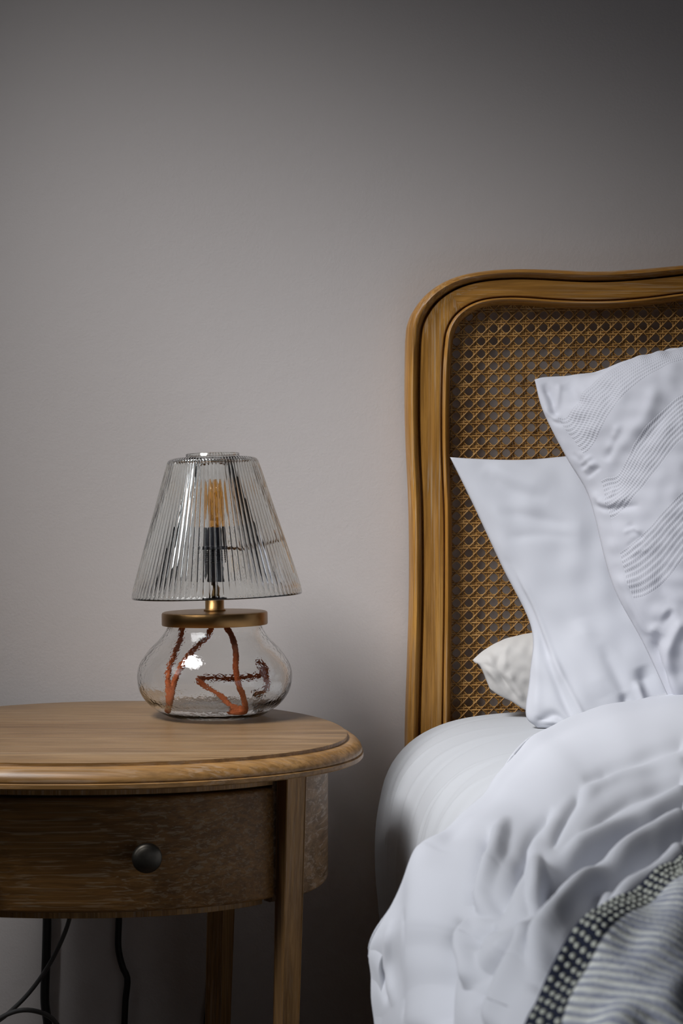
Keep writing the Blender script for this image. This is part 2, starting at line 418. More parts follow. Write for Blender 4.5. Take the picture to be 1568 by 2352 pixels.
# carrier ring under the shoulder of the shade and its arm
vv, ff = [], []
def addto(b):
    global vv, ff
    ff += [tuple(i+len(vv) for i in q) for q in b[1]]; vv += list(b[0])
ring = [(LX-.0035+.0400*math.cos(a), LY+.0400*math.sin(a), TZ+.3145+.0013*math.cos(a)) for a in np.linspace(0, 2*PI, 49)]
M_dbrass = NT('aged_brass_wire').set(Base_Color=(0.20, 0.10, 0.04), Metallic=0.8, Roughness=0.45).m
addto(tube(ring, .0012, 8)); fix_normals(link('carrier_ring', vv, ff, M_dbrass, lamp)); vv, ff = [], []
addto(tube(smooth_path([(LX+.022, LY+.01, TZ+.2085), (LX+.050, LY+.030, TZ+.2100), (LX+.071, LY+.040, TZ+.2150), (LX+.0655, LY+.040, TZ+.228)], 14), .0016, 8))
fix_normals(link('carrier_arm', vv, ff, M_dbrass, lamp))
# cord inside the jar
s = NT('rust_braided_cord'); co = s.n('ShaderNodeTexCoord').outputs['Object']
vr = s.n('ShaderNodeTexVoronoi'); vr.inputs['Scale'].default_value = 900; s.l(co, vr.inputs['Vector'])
s.set(Base_Color=s.mix(vr.outputs['Distance'], (0.56, 0.13, 0.025), (0.32, 0.06, 0.012)), Roughness=0.85, Normal=s.bump(vr.outputs['Distance'], 0.5, 0.0008))
M_cord = s.m
def L(px, py, dy=0.0): p = P(px, py, LY+dy); return (p.x, p.y, max(p.z, TZ+.0095))
pth1 = [L(417, 1434, .02), L(414, 1470, .02), L(400, 1505, .01), L(388, 1540, -.005), L(386, 1575, -.025), L(388, 1608, -.040), (LX-.052, LY-.045, TZ+.0145), (LX-.05, LY-.052, TZ+.020), L(396, 1590, -.045), L(404, 1556, -.04), L(424, 1520, -.03), L(452, 1488, -.012), L(476, 1462, 0), L(489, 1434, .0)]
pth2 = [L(517, 1434, -.01), L(534, 1468, -.03), L(541, 1505, -.05), L(541, 1540, -.062), L(548, 1575, -.062), L(559, 1605, -.057), (LX+.040, LY-.054, TZ+.0150), (LX+.026, LY-.046, TZ+.0135), L(510, 1604, -.03), L(480, 1582, -.02), L(456, 1563, -.01), L(470, 1557, .02), L(520, 1558, .04), L(570, 1555, .05), L(604, 1548, .035), L(612, 1540, .03), L(602, 1528, .03), L(591, 1516, .03)]
pth3 = [L(591, 1516, .03), L(598, 1528, .028), L(610, 1550, .02), L(614, 1575, .02), L(608, 1592, .03), L(594, 1597, .045), L(588, 1598, .055)]
for pt in (pth1, pth2, pth3):
    vv2, ff2 = tube(smooth_path(pt, 110), .0036, 12); fix_normals(link('cord', vv2, ff2, M_cord, lamp))
vv2, ff2 = tube(smooth_path([L(590, 1598, .048), L(596, 1602, .062), L(601, 1606, .072)], 8), [.0046, .0056, .0056, .0056, .0064, .0064, .0056, .005], 16)
fix_normals(link('cord_grommet', vv2, ff2, M_black, lamp))

# ------------------------------------------------------------ cords hanging down the wall behind the table
M_blackcord = plain('black_cable', (0.012, 0.012, 0.012), 0.45)
M_greycord = plain('grey_cable', (0.10, 0.10, 0.10), 0.5)
def cable(name, pts, r, mat, label, kind='cable', group=None):
    vv2, ff2 = tube(smooth_path(pts, 60), r, 10); o = link(name, vv2, ff2, mat); fix_normals(o); return tag(o, label, kind, group)
YC = 2.09
cable('power_cable', [P(108, 2040, YC), P(108, 2120, YC), P(106, 2200, YC), P(103, 2300, YC), P(110, 2360, YC), P(112, 2660, YC-.01)], .0062, M_blackcord, 'thick black cable hanging straight down the wall under the left side of the bedside table')
cable('power_cable', [P(274, 2040, YC), P(273, 2110, YC), P(272, 2180, YC), P(283, 2225, YC), P(292, 2245, YC), P(288, 2300, YC), P(285, 2370, YC), P(280, 2660, YC-.01)], .0045, M_blackcord, 'thinner black cable with a kink hanging in the middle under the bedside table')
cable('power_cable', [P(500, 2040, YC), P(499, 2110, YC), P(496, 2180, YC), P(490, 2240, YC), P(480, 2300, YC), P(472, 2370, YC), P(470, 2660, YC-.01)], .0040, M_blackcord, 'black cable hanging beside the back leg of the bedside table')
cable('power_cable', [P(170, 2060, YC-.03), P(155, 2125, YC-.03), P(132, 2180, YC-.03), P(104, 2230, YC-.03), P(60, 2288, YC-.03), P(10, 2335, YC-.03), P(-60, 2390, YC-.03), P(-90, 2660, YC-.03)], .0030, M_greycord, 'thin grey cable slanting down to the left under the bedside table')
cable('power_cable', [P(-90, 2420, YC-.05), P(-10, 2345, YC-.05), P(40, 2322, YC-.05), P(80, 2322, YC-.05), P(120, 2340, YC-.05), P(150, 2400, YC-.05), P(160, 2640, YC-.05)], .0032, M_greycord, 'grey cable arching low over the others under the bedside table')

# ------------------------------------------------------------ bed: headboard and base
bed = thing('bed', 'oak framed bed with a curved cane headboard against the wall', 'bed', (0.84, 1.2, 0))
YH = 2.045; YB = 2.09; XC = 0.84
def H(px, py): return ((px-784)*YH/F, EYE-(py-HOR)*YH/F)
oL = [(932, 2723), (932, 2200), (932, 1690), (937, 1530), (941, 1400), (942, 1280), (940, 1150), (934, 1020), (931.5, 920), (932, 830), (935, 750)]
oC = [(935, 750), (943, 722), (953, 704), (968, 683), (987, 664), (1019, 643), (1060, 627), (1121, 616), (1190, 612)]
oT = [(1190, 612), (1270, 613.5), (1369, 617.5), (1460, 613.5), (1568, 604), (1750, 588), (2000, 572), (2218, 568)]
iL = [(1036, 2723), (1036, 2200), (1037, 1619), (1039, 1448), (1040, 1278), (1039.5, 1176), (1034.5, 1049), (1034.5, 921), (1037, 840), (1042, 785)]
iC = [(1042, 785), (1045, 766), (1051, 749), (1064, 730), (1087, 712), (1113, 701), (1156, 695.5)]
iT = [(1156, 695.5), (1198, 696), (1262, 701), (1347, 704.5), (1411, 703.5), (1496, 696), (1568, 686), (1750, 668), (2000, 650), (2218, 646)]
def full(a, b, c, na, nb, nc):
    w = [np.array([H(*p) for p in q]) for q in (a, b, c)]
    allp = catmull(np.vstack([w[0], w[1][1:], w[2][1:]]), 3000)
    # cut at the key points so that outer and inner contours pair up
    def near(p): return int(np.argmin(((allp-p)**2).sum(1)))
    k1, k2 = near(w[1][0]), near(w[1][-1])
    return np.vstack([arclen(allp[:k1+1], na), arclen(allp[k1:k2+1], nb)[1:], arclen(allp[k2:], nc)[1:]])
NA, NB, NC = 70, 40, 90
oc = full(oL, oC, oT, NA, NB, NC); ic = full(iL, iC, iT, NA, NB, NC)
hprof = [(0, .002), (0, .016), (.015, .028), (.05, .037), (.10, .0425), (.16, .0445), (.22, .043), (.265, .0375), (.285, .031), (.30, .0295), (.318, .031), (.33, .0365), (.345, .0385), (.38, .0385), (.50, .0365), (.64, .0365), (.755, .038),
         (.78, .0375), (.795, .0335), (.81, .0325), (.825, .0345), (.85, .0385), (.89, .0400), (.94, .0385), (.98, .0335), (1.0, .026), (1.0, .004)]
mit = NA+NB//2-4
def hb_part(name, i0, i1, mat, mirror=False):
    v = []
    for i in range(i0, i1):
        for s_, d in hprof:
            q = oc[i]*(1-s_)+ic[i]*s_
            x = q[0] if not mirror else 2*XC-q[0]
            v.append((x, YB-d, q[1]))
    K = len(hprof); f = grid_faces(K, i1-i0, closed_u=True)+[tuple(range(K)), tuple(range((i1-i0-1)*K, (i1-i0)*K))[::-1]]
    o = link(name, v, f, mat, bed); fix_normals(o); o.data.set_sharp_from_angle(angle=math.radians(50)); return o
hb_part('headboard_post', 0, mit+1, M_post)
hb_part('headboard_post', 0, mit+1, M_post, True)
# top rail: left half plus mirrored half in one piece
half = list(range(mit, len(oc))); v = []; K = len(hprof); cnt = 0
for mir in (False, True):
    for i in (half if not mir else half[::-1][1:]):
        for s_, d in hprof:
            q = oc[i]*(1-s_)+ic[i]*s_; v.append((2*XC-q[0] if mir else q[0], YB-d, q[1]))
        cnt += 1
f = grid_faces(K, cnt, closed_u=True)+[tuple(range(K)), tuple(range((cnt-1)*K, cnt*K))[::-1]]
o = link('headboard_top_rail', v, f, M_rail, bed); fix_normals(o); o.data.set_sharp_from_angle(angle=math.radians(50))
# cane
pitch = 0.01690
s = NT('rattan_cane'); co = s.n('ShaderNodeTexCoord').outputs['Object']
c = s.ramp(s.noise(co, 70, 4, 0.6), [(0.3, (0.24, 0.115, 0.028)), (0.5, (0.42, 0.22, 0.06)), (0.72, (0.58, 0.34, 0.12))])
s.set(Base_Color=c, Roughness=0.5, Specular_IOR_Level=0.4); M_cane = s.m
poly = oc*0.10+ic*0.90
poly = np.vstack([poly, np.c_[2*XC-poly[::-1, 0], poly[::-1, 1]]])
def inside(pt):
    x, y = pt[:, 0], pt[:, 1]; r = np.zeros(len(pt), bool)
    a = poly; b = np.roll(poly, -1, axis=0)
    for (x1, y1), (x2, y2) in zip(a, b):
        if y1 == y2: continue
        c_ = ((y1 > y) != (y2 > y)) & (x < (x2-x1)*(y-y1)/(y2-y1)+x1); r ^= c_
    return r
ox_, oz_ = H(1051, 1041)          # centre of one hole
gx0, gz0 = ox_-pitch/2, oz_-pitch/2
skew = math.tan(math.radians(1.0))
CV = []; CF = []
xs0, xs1, zs0, zs1 = .13, 1.56, .52, 1.27
def strand(pts2, d, w, th=.0011):
    global CV, CF
    ins = inside(pts2); n = len(pts2); i = 0
    tg = np.gradient(pts2, axis=0); tg /= np.linalg.norm(tg, axis=1)[:, None]; nr = np.c_[-tg[:, 1], tg[:, 0]]
    while i < n:
        if not ins[i]: i += 1; continue
        j = i
        while j < n and ins[j]: j += 1
        if j-i >= 2:
            base = len(CV)
            for k in range(i, j):
                x, z = pts2[k]; y = YB-.020-d[k]
                a, b = nr[k]*w/2
                CV += [(x-a, y, z-b), (x-a*.55, y-th, z-b*.55), (x+a*.55, y-th, z+b*.55), (x+a, y, z+b)]
            for k in range(j-i-1):
                q = base+4*k
                CF += [(q, q+1, q+5, q+4), (q+1, q+2, q+6, q+5), (q+2, q+3, q+7, q+6), (q+3, q, q+4, q+7)]
        i = j
i0, i1 = int((xs0-gx0)/pitch)-1, int((xs1-gx0)/pitch)+2
k0, k1 = int((zs0-gz0)/pitch)-1, int((zs1-gz0)/pitch)+2
def sk(p): p = p.copy(); p[:, 1] += (p[:, 0]-gx0)*skew; return p
for i in range(i0, i1):
    for sgn_ in (-1, 1):
        z = gz0+pitch*np.arange(k0-2, k1, .5); x = np.full_like(z, gx0+i*pitch+sgn_*.100*pitch)+rng.normal(0, .00012)
        strand(sk(np.c_[x, z]), .0006*np.cos(2*PI*(z-gz0)/pitch+(0 if sgn_ > 0 else PI)), .165*pitch)
for k in range(k0-2, k1):
    for sgn_ in (-1, 1):
        x = gx0+pitch*np.arange(i0, i1, .5); z = np.full_like(x, gz0+k*pitch+sgn_*.100*pitch)+rng.normal(0, .00012)
        strand(sk(np.c_[x, z]), .0005+.0006*np.cos(2*PI*(x-gx0)/pitch+(PI if sgn_ > 0 else 0)), .165*pitch)
for dr in (1, -1):
    for k in range(-140, 190):
        x = gx0+pitch*np.arange(i0, i1, .25)
        z = gz0+(k+.5)*pitch+dr*(x-gx0)
        m_ = (z > zs0-.03) & (z < zs1+.03)
        if m_.sum() < 4: continue
        x, z = x[m_], z[m_]
        strand(sk(np.c_[x, z]), .0019+dr*.0009*np.cos(2*PI*(x-gx0)/pitch), .105*pitch)
link('cane_panel', CV, CF, M_cane, bed, kind='stuff')
vs, fs = box(.135, 1.60, .05, 2.03, .10, .345)
M_base = NT('bed_base_fabric').set(Base_Color=(0.10, 0.09, 0.085), Roughness=0.95).m
o = fix_normals(link('bed_base', vs, fs, M_base, bed, smooth=False)); bv = o.modifiers.new('bevel', 'BEVEL'); bv.width = .012; bv.segments = 3
for x in (.18, 1.56):
    for y in (.12, 1.95):
        vv2, ff2 = tube([(x, y, 0), (x, y, .05), (x, y, .105)], [.02, .024, .028], 16); fix_normals(link('leg', vv2, ff2, M_leg, bed))

# ------------------------------------------------------------ cloth helpers
def ridge_field(px, py, ridges):
    """ridges: (points, width, height[, asymmetry]) drawn as soft folds over the cloth"""
    out = np.zeros_like(px)
    for r in ridges:
        pts, w, h = r[0], r[1], r[2]
        q = arclen(catmull(pts, 80), 48) if len(pts) > 2 else arclen(np.asarray(pts, float), 24)
        n = len(q)
        ext = 3*w
        m = (px > q[:, 0].min()-ext) & (px < q[:, 0].max()+ext) & (py > q[:, 1].min()-ext) & (py < q[:, 1].max()+ext)
        if not m.any(): continue
        X, Y_ = px[m], py[m]; best = np.full(X.shape, 1e9); tt = np.zeros(X.shape)
        for k in range(n-1):
            a, b = q[k], q[k+1]; d = b-a; L2 = d @ d+1e-9
            t = np.clip(((X-a[0])*d[0]+(Y_-a[1])*d[1])/L2, 0, 1)
            dd = np.hypot(X-a[0]-t*d[0], Y_-a[1]-t*d[1])
            u = dd < best; best[u] = dd[u]; tt[u] = (k+t[u])/(n-1)
        taper = np.clip(np.sin(PI*np.clip(tt, 0.0, 1.0))*1.6, 0, 1)
        if len(r) > 3: taper = np.maximum(taper, np.where(tt < .5, r[3][0], r[3][1]))
        out[m] += h*np.exp(-(best/w)**2)*taper
    return out
def loft(rows, nu, nv):
    R = np.array([arclen(catmull(r, nu*5), nu) for r in rows])       # (rows, nu, 3)
    return np.stack([catmull(R[:, i], nv*4)[::4][:nv] if False else arclen_keep(R[:, i], nv) for i in range(nu)], 1)
def arclen_keep(p, nv):
    t = np.linspace(0, len(p)-1, nv); m = np.gradient(p, axis=0)
    k = np.clip(t.astype(int), 0, len(p)-2); s = (t-k)[:, None]
    return (2*s**3-3*s**2+1)*p[k]+(s**3-2*s**2+s)*m[k]+(-2*s**3+3*s**2)*p[k+1]+(s**3-s**2)*m[k+1]
def proj(G): return 784+F*G[..., 0]/G[..., 1], HOR+F*(EYE-G[..., 2])/G[..., 1]
def grid_normals(G):
    du = np.gradient(G, axis=1); dv = np.gradient(G, axis=0); n = np.cross(du, dv)
    n /= np.linalg.norm(n, axis=2)[..., None]+1e-12
    s_ = np.sign((n*(np.array([0, 0, EYE])-G)).sum(2))[..., None]; return n*np.where(s_ == 0, 1, s_)
def smooth_noise(px, py, scale, amp, seed, n=26):
    r = np.random.default_rng(seed); out = np.zeros_like(px)
    for _ in range(n):
        a = r.uniform(0, 2*PI); k = r.uniform(.5, 1.6)/scale; out += np.sin((px*math.cos(a)+py*math.sin(a))*k*2*PI+r.uniform(0, 2*PI))
    return out*amp/math.sqrt(n)
def pillow(name, rows, nu, nv, bulge, back, ndir, ridges, mat, label, pe=2.2, qe=.55, noise=(70, .0006), seed=1, uvrows=None):
    G0 = loft([[P(*p) for p in r] for r in rows], nu, nv)
    u = np.linspace(0, 1, nu)[None, :]; v = np.linspace(0, 1, nv)[:, None]
    pr = ((1-np.abs(2*u-1)**pe)**qe)*((1-np.abs(2*v-1)**pe)**qe)
    nd = np.array(Vector(ndir).normalized())
    Fr = G0+nd*bulge*pr[..., None]
    px, py = proj(Fr); N = grid_normals(Fr)
    edge = np.clip(np.minimum(np.minimum(u, 1-u), np.minimum(v, 1-v))/.025, 0, 1)
    d = (ridge_field(px, py, ridges)+smooth_noise(px, py, noise[0], noise[1], seed))*edge
    Fr = Fr+N*d[..., None]
    Bk = G0-nd*back*pr[..., None]
    V = [tuple(p) for p in Fr.reshape(-1, 3)]; idx = np.arange(nu*nv).reshape(nv, nu); bidx = idx.copy()
    for j in range(1, nv-1):
        for i in range(1, nu-1): bidx[j, i] = len(V); V.append(tuple(Bk[j, i]))
    Fc = []
    for j in range(nv-1):
        for i in range(nu-1):
            Fc.append((idx[j, i], idx[j, i+1], idx[j+1, i+1], idx[j+1, i]))
            Fc.append((bidx[j, i], bidx[j+1, i], bidx[j+1, i+1], bidx[j, i+1]))
    uu = np.broadcast_to(u, (nv, nu)); vv_ = np.broadcast_to(v, (nv, nu))
    UV = np.zeros((len(V), 2)); UV[:nu*nv, 0] = uu.ravel(); UV[:nu*nv, 1] = vv_.ravel(); UV[nu*nv:] = 0
    base = P(*rows[-1][len(rows[-1])//2]); 
    o = link(name, V, [tuple(int(k) for k in q) for q in Fc], mat, uv=UV); fix_normals(o)
    return tag(o, label, 'pillow')

# ------------------------------------------------------------ mattress in a fitted sheet
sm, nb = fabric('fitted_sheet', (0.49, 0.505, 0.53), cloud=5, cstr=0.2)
cross = [(.075, .352), (.052, .356), (.044, .40), (.041, .44), (.042, .49), (.0475, .526), (.055, .555), (.068, .580), (.095, .607), (.14, .628), (.22, .640), (.40, .6425), (.84, .6425)]
cs = arclen(catmull(cross, 400), 90)
cs = np.vstack([cs, np.c_[2*XC-cs[::-1, 0], cs[::-1, 1]][1:]])
ys = np.r_[np.linspace(2.03, 1.0, 330), np.linspace(.985, .06, 60)]
G = np.zeros((len(ys), len(cs), 3)); G[..., 0] = cs[None, :, 0]; G[..., 1] = ys[:, None]; G[..., 2] = cs[None, :, 1]
sh = .11*np.clip(2.03-ys, 0, .6)
G[..., 0] += sh[:, None]*np.clip((XC-cs[None, :, 0])/(XC-.04), 0, 1)
# soften the head and foot ends
ce = np.array([XC, 0, .49])
for j, y in enumerate(ys):
    e = min(2.03-y, y-.06); k = 0 if e > .03 else (1-math.sqrt(max(0, 1-(1-e/.03)**2)))
    G[j, :, 0] = XC+(G[j, :, 0]-XC)*(1-k*.02); G[j, :, 2] = .49+(G[j, :, 2]-.49)*(1-k*.10)
# radiating creases over the rounded edge
yy = G[..., 1]; xc_ = np.broadcast_to(cs[None, :, 0], G.shape[:2])
wf = np.exp(-((xc_-.10)/.09)**2)
cre = np.zeros_like(yy); r_ = np.random.default_rng(8)
for _ in range(26):
    y0 = r_.uniform(1.2, 2.0); w = r_.uniform(.0035, .011); a = r_.uniform(.0010, .0032)*r_.choice([-1, 1]); sl = r_.uniform(-.25, .75)
    zc = r_.uniform(.5, .63); cre += a*np.exp(-((yy-y0-sl*(G[..., 0]-.10)-.12*(G[..., 2]-.6))/w)**2)*np.exp(-((G[..., 2]-zc)/.09)**2)
N = grid_normals(G); G = G+N*(cre*wf)[..., None]
V = G.reshape(-1, 3); nu = len(cs)
f = grid_faces(nu, len(ys))+[tuple(range(nu)), tuple(range((len(ys)-1)*nu, len(ys)*nu))[::-1]]
f += [(j*nu, (j+1)*nu, (j+1)*nu+nu-1, j*nu+nu-1) for j in range(len(ys)-1)]
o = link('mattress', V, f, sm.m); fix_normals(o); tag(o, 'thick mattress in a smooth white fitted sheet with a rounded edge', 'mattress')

# ------------------------------------------------------------ pillows
sp, _ = fabric('pillow_cotton', (0.58, 0.595, 0.645), cloud=6, cstr=0.12)
sw, _ = fabric('warm_white_cotton', (0.60, 0.585, 0.565), cloud=14, cstr=0.3, wr=0.25, wr_scale=(30, 30, 8))
# plain pillow leaning on the headboard
rows = [
 [(1033, 1050, 1.985), (1100, 1054, 1.985), (1200, 1056, 1.98), (1310, 1047, 1.98), (1500, 1030, 1.98), (1750, 1010, 1.98), (2050, 1000, 1.98)],
 [(1082, 1150, 1.965), (1200, 1150, 1.965), (1320, 1140, 1.965), (1500, 1130, 1.965), (1750, 1120, 1.965), (2070, 1110, 1.965)],
 [(1152, 1300, 1.935), (1240, 1300, 1.935), (1350, 1290, 1.935), (1500, 1280, 1.935), (1760, 1270, 1.935), (2080, 1250, 1.935)],
 [(1219, 1440, 1.905), (1290, 1440, 1.905), (1380, 1430, 1.905), (1520, 1430, 1.905), (1770, 1420, 1.905), (2080, 1400, 1.905)],
 [(1216, 1550, 1.875), (1300, 1560, 1.872), (1400, 1560, 1.87), (1530, 1560, 1.87), (1770, 1550, 1.87), (2080, 1530, 1.87)],
 [(1207, 1640, 1.855), (1310, 1655, 1.84), (1410, 1665, 1.84), (1540, 1665, 1.84), (1770, 1665, 1.84), (2080, 1650, 1.84)],
 [(1232, 1671, 1.845), (1305, 1676, 1.825), (1410, 1695, 1.82), (1540, 1695, 1.82), (1770, 1695, 1.82), (2080, 1690, 1.82)]]
rid = [([(1110, 1085), (1180, 1125), (1260, 1150)], 16, -.0035), ([(1110, 1066), (1180, 1095), (1260, 1125)], 18, .002),
       ([(1140, 1175), (1240, 1190), (1330, 1210)], 14, -.003), ([(1160, 1235), (1260, 1228), (1330, 1238)], 12, -.002),
       ([(1165, 1280), (1225, 1390), (1268, 1500), (1310, 1590), (1345, 1655)], 6, .0025, (.2, 1)),
       ([(1160, 1290), (1213, 1395), (1253, 1500), (1290, 1600), (1325, 1675)], 10, -.0040, (.2, 1)),
       ([(1225, 1470), (1232, 1550), (1236, 1660)], 12, .003, (.3, .6)), ([(1245, 1500), (1275, 1530), (1290, 1570)], 9, .0015),
       ([(1240, 1655), (1270, 1640), (1300, 1660)], 10, -.005, (1, 1)),
       ([(1432, 1590), (1438, 1625), (1440, 1665)], 11, -.006, (0, 1)), ([(1470, 1530), (1490, 1580), (1525, 1640)], 18, -.009, (0, 1)), ([(1460, 1560), (1475, 1610), (1490, 1660)], 10, .006, (0, 1)),
       ([(1380, 1480), (1420, 1560), (1440, 1610)], 14, -.003), ([(1330, 1420), (1360, 1520), (1390, 1600)], 26, .004)]
pillow('pillow', rows, 200, 170, .052, .035, (-.25, -.9, .3), rid, sp.m, 'plain white pillow leaning on the cane headboard behind the textured pillow', qe=.62, noise=(95, .0012), seed=4)
# low pillow lying behind it
rows = [
 [(1085, 1516, 1.97), (1110, 1494, 1.985), (1150, 1472, 1.99), (1190, 1460, 1.995), (1226, 1454, 2.0), (1400, 1450, 2.0), (1650, 1450, 2.0)],
 [(1090, 1522, 1.965), (1130, 1512, 1.965), (1170, 1502, 1.965), (1215, 1500, 1.965), (1300, 1500, 1.965), (1450, 1500, 1.965), (1650, 1500, 1.965)],
 [(1103, 1532, 1.96), (1138, 1545, 1.95), (1175, 1552, 1.95), (1215, 1560, 1.95), (1300, 1560, 1.95), (1450, 1560, 1.95), (1650, 1560, 1.95)],
 [(1124, 1582, 1.955), (1145, 1597, 1.95), (1172, 1610, 1.945), (1215, 1634, 1.94), (1300, 1640, 1.94), (1450, 1645, 1.94), (1650, 1640, 1.94)]]
rid = [([(1100, 1520), (1130, 1535), (1150, 1560), (1195, 1615)], 7, -.003), ([(1130, 1500), (1125, 1530), (1145, 1570)], 8, .003), ([(1150, 1490), (1142, 1530), (1165, 1580)], 6, -.0018),
       ([(1170, 1475), (1160, 1500), (1160, 1540)], 6, .0015), ([(1165, 1545), (1185, 1580), (1205, 1610)], 8, .003)]
pillow('pillow', rows, 150, 80, .016, .010, (0, -.8, .6), rid, sw.m, 'warm white pillow corner lying low against the cane, half hidden behind the plain white pillow', noise=(40, .0006), seed=9)
# textured pillow: woven waffle bands run along u; v rows follow them
s, nb = fabric('waffle_band_cotton', (0.56, 0.57, 0.625), cloud=16, cstr=0.15)
uvn = s.n('ShaderNodeUVMap').outputs['UV']; sep = s.n('ShaderNodeSeparateXYZ'); s.l(uvn, sep.inputs[0]); U_, V_ = sep.outputs[0], sep.outputs[1]
def smooth_mask(lo, hi, soft=.002):
    a = s.n('ShaderNodeMapRange'); a.inputs['From Min'].default_value = lo-soft; a.inputs['From Max'].default_value = lo+soft; s.l(V_, a.inputs['Value'])
    b = s.n('ShaderNodeMapRange'); b.inputs['From Min'].default_value = hi+soft; b.inputs['From Max'].default_value = hi-soft; s.l(V_, b.inputs['Value'])
    return s.math('MULTIPLY', a.outputs[0], b.outputs[0])
mk = None
for lo, hi in ((.135, .265), (.385, .515), (.635, .765)):
    m_ = smooth_mask(lo, hi); mk = m_ if mk is None else s.math('ADD', mk, m_)
ue = s.n('ShaderNodeMapRange'); ue.inputs['From Min'].default_value = .046; ue.inputs['From Max'].default_value = .050; s.l(U_, ue.inputs['Value'])
mk = s.math('MULTIPLY', mk, ue.outputs[0])
wv = s.math('MULTIPLY', s.math('SINE', s.math('MULTIPLY', V_, 2*PI*70)), s.math('SINE', s.math('MULTIPLY', U_, 2*PI*165)))
wv = s.math('ADD', s.math('MULTIPLY', wv, .6), s.math('MULTIPLY', s.math('SINE', s.math('MULTIPLY', V_, 2*PI*70)), .5))
hgt = s.math('MULTIPLY', wv, mk)
seam = s.math('MULTIPLY', s.math('COMPARE', U_, .044, .0011), -1.6)
nb2 = s.bump(s.math('ADD', hgt, seam), 0.55, 0.0010, nb)
s.set(Normal=nb2); M_waffle = s.m
YE = 1.80
rows = [
 [(1227, 872, 1.90), (1243, 867, 1.90), (1300, 863, 1.90), (1328, 859, 1.90), (1372, 856, 1.90), (1440, 842, 1.90), (1568, 818, 1.90), (1750, 790, 1.90), (2000, 760, 1.90)],
 [(1247, 945, 1.885), (1275, 960, 1.885), (1300, 968, 1.885), (1350, 912, 1.885), (1430, 866, 1.885), (1568, 832, 1.885), (1760, 800, 1.885), (2020, 800, 1.885)],
 [(1300, 1050, 1.865), (1330, 1050, 1.865), (1352, 1042, 1.865), (1410, 962, 1.865), (1480, 905, 1.865), (1568, 868, 1.865), (1780, 850, 1.865), (2040, 860, 1.865)],
 [(1345, 1125, 1.85), (1390, 1110, 1.85), (1420, 1108, 1.85), (1470, 1035, 1.85), (1520, 985, 1.85), (1568, 950, 1.85), (1800, 900, 1.85), (2050, 940, 1.85)],
 [(1366, 1190, 1.835), (1415, 1195, 1.835), (1462, 1160, 1.835), (1510, 1110, 1.835), (1568, 1045, 1.835), (1680, 980, 1.835), (1850, 960, 1.835), (2060, 1060, 1.835)],
 [(1390, 1290, 1.82), (1440, 1270, 1.82), (1487, 1240, 1.82), (1530, 1200, 1.82), (1600, 1140, 1.82), (1700, 1090, 1.82), (1880, 1080, 1.82), (2070, 1200, 1.82)],
 [(1418, 1370, 1.805), (1480, 1370, 1.805), (1530, 1340, 1.805), (1575, 1290, 1.805), (1640, 1230, 1.805), (1740, 1200, 1.805), (1900, 1220, 1.805), (2075, 1340, 1.805)],
 [(1478, 1480, 1.79), (1520, 1490, 1.785), (1570, 1470, 1.785), (1620, 1420, 1.785), (1690, 1380, 1.785), (1780, 1360, 1.785), (1920, 1400, 1.785), (2075, 1480, 1.785)],
 [(1545, 1625, 1.77), (1580, 1630, 1.76), (1620, 1620, 1.76), (1680, 1590, 1.76), (1750, 1570, 1.76), (1830, 1560, 1.76), (1950, 1590, 1.76), (2075, 1625, 1.76)]]
rid = [([(1248, 880), (1262, 910), (1271, 940), (1270, 965)], 9, -.0065), ([(1285, 880), (1283, 905), (1272, 945)], 7, .0035), ([(1300, 880), (1318, 905), (1322, 935)], 11, -.003),
       ([(1245, 935), (1262, 955), (1290, 962)], 6, .004), ([(1255, 950), (1270, 968), (1300, 975)], 5, -.003),
       ([(1330, 866), (1365, 880), (1395, 905), (1410, 930)], 18, -.0035), ([(1330, 1035), (1352, 1062), (1362, 1075)], 5, .003), ([(1310, 1040), (1330, 1060), (1340, 1080)], 5, -.0025),
       ([(1335, 1085), (1350, 1075), (1372, 1060)], 6, .004), ([(1345, 1098), (1362, 1085), (1380, 1070)], 5, -.003), ([(1328, 1068), (1340, 1062), (1360, 1045)], 5, .003),
       ([(1512, 870), (1500, 910), (1480, 960), (1450, 1000), (1400, 1060)], 15, .0045), ([(1548, 890), (1540, 930), (1500, 985), (1440, 1050)], 14, -.003), ([(1410, 1000), (1405, 1030), (1390, 1060)], 9, -.0035), ([(1425, 970), (1412, 1000), (1395, 1040)], 8, .003),
       ([(1366, 1142), (1390, 1156), (1420, 1152), (1445, 1140)], 9, .0045, (.6, 0)), ([(1366, 1162), (1400, 1170), (1440, 1164), (1470, 1160)], 6, -.0042, (.8, 0)),
       ([(1408, 1118), (1406, 1132), (1400, 1145)], 5, .003), ([(1440, 1200), (1460, 1225), (1480, 1235)], 6, -.003), ([(1430, 1225), (1455, 1215), (1475, 1225)], 5, .003), ([(1435, 1260), (1460, 1240), (1480, 1232)], 5, -.0025), ([(1445, 1280), (1470, 1265), (1490, 1262)], 5, .0025),
       ([(1520, 1455), (1500, 1500), (1520, 1545), (1545, 1600)], 12, -.008, (0, 1)), ([(1560, 1440), (1538, 1490), (1536, 1535), (1552, 1600)], 12, .009, (1, 1)), ([(1500, 1440), (1520, 1425), (1550, 1400)], 10, -.004), ([(1490, 1460), (1510, 1435), (1540, 1390)], 8, .003),
       ([(1420, 1300), (1450, 1380), (1490, 1460)], 15, .003), ([(1530, 1270), (1515, 1330), (1540, 1400)], 14, -.003)]
rid = [(q[0], q[1]*1.15, q[2]*(.55 if q[1] <= 6 else .85), *q[3:]) for q in rid]
pillow('pillow', rows, 230, 260, .070, .016, (-.25, -.9, .3), rid, M_waffle, 'large white pillow with bands of waffle weave, propped in front of the plain pillow', pe=2.6, qe=.7, noise=(60, .0007), seed=12)

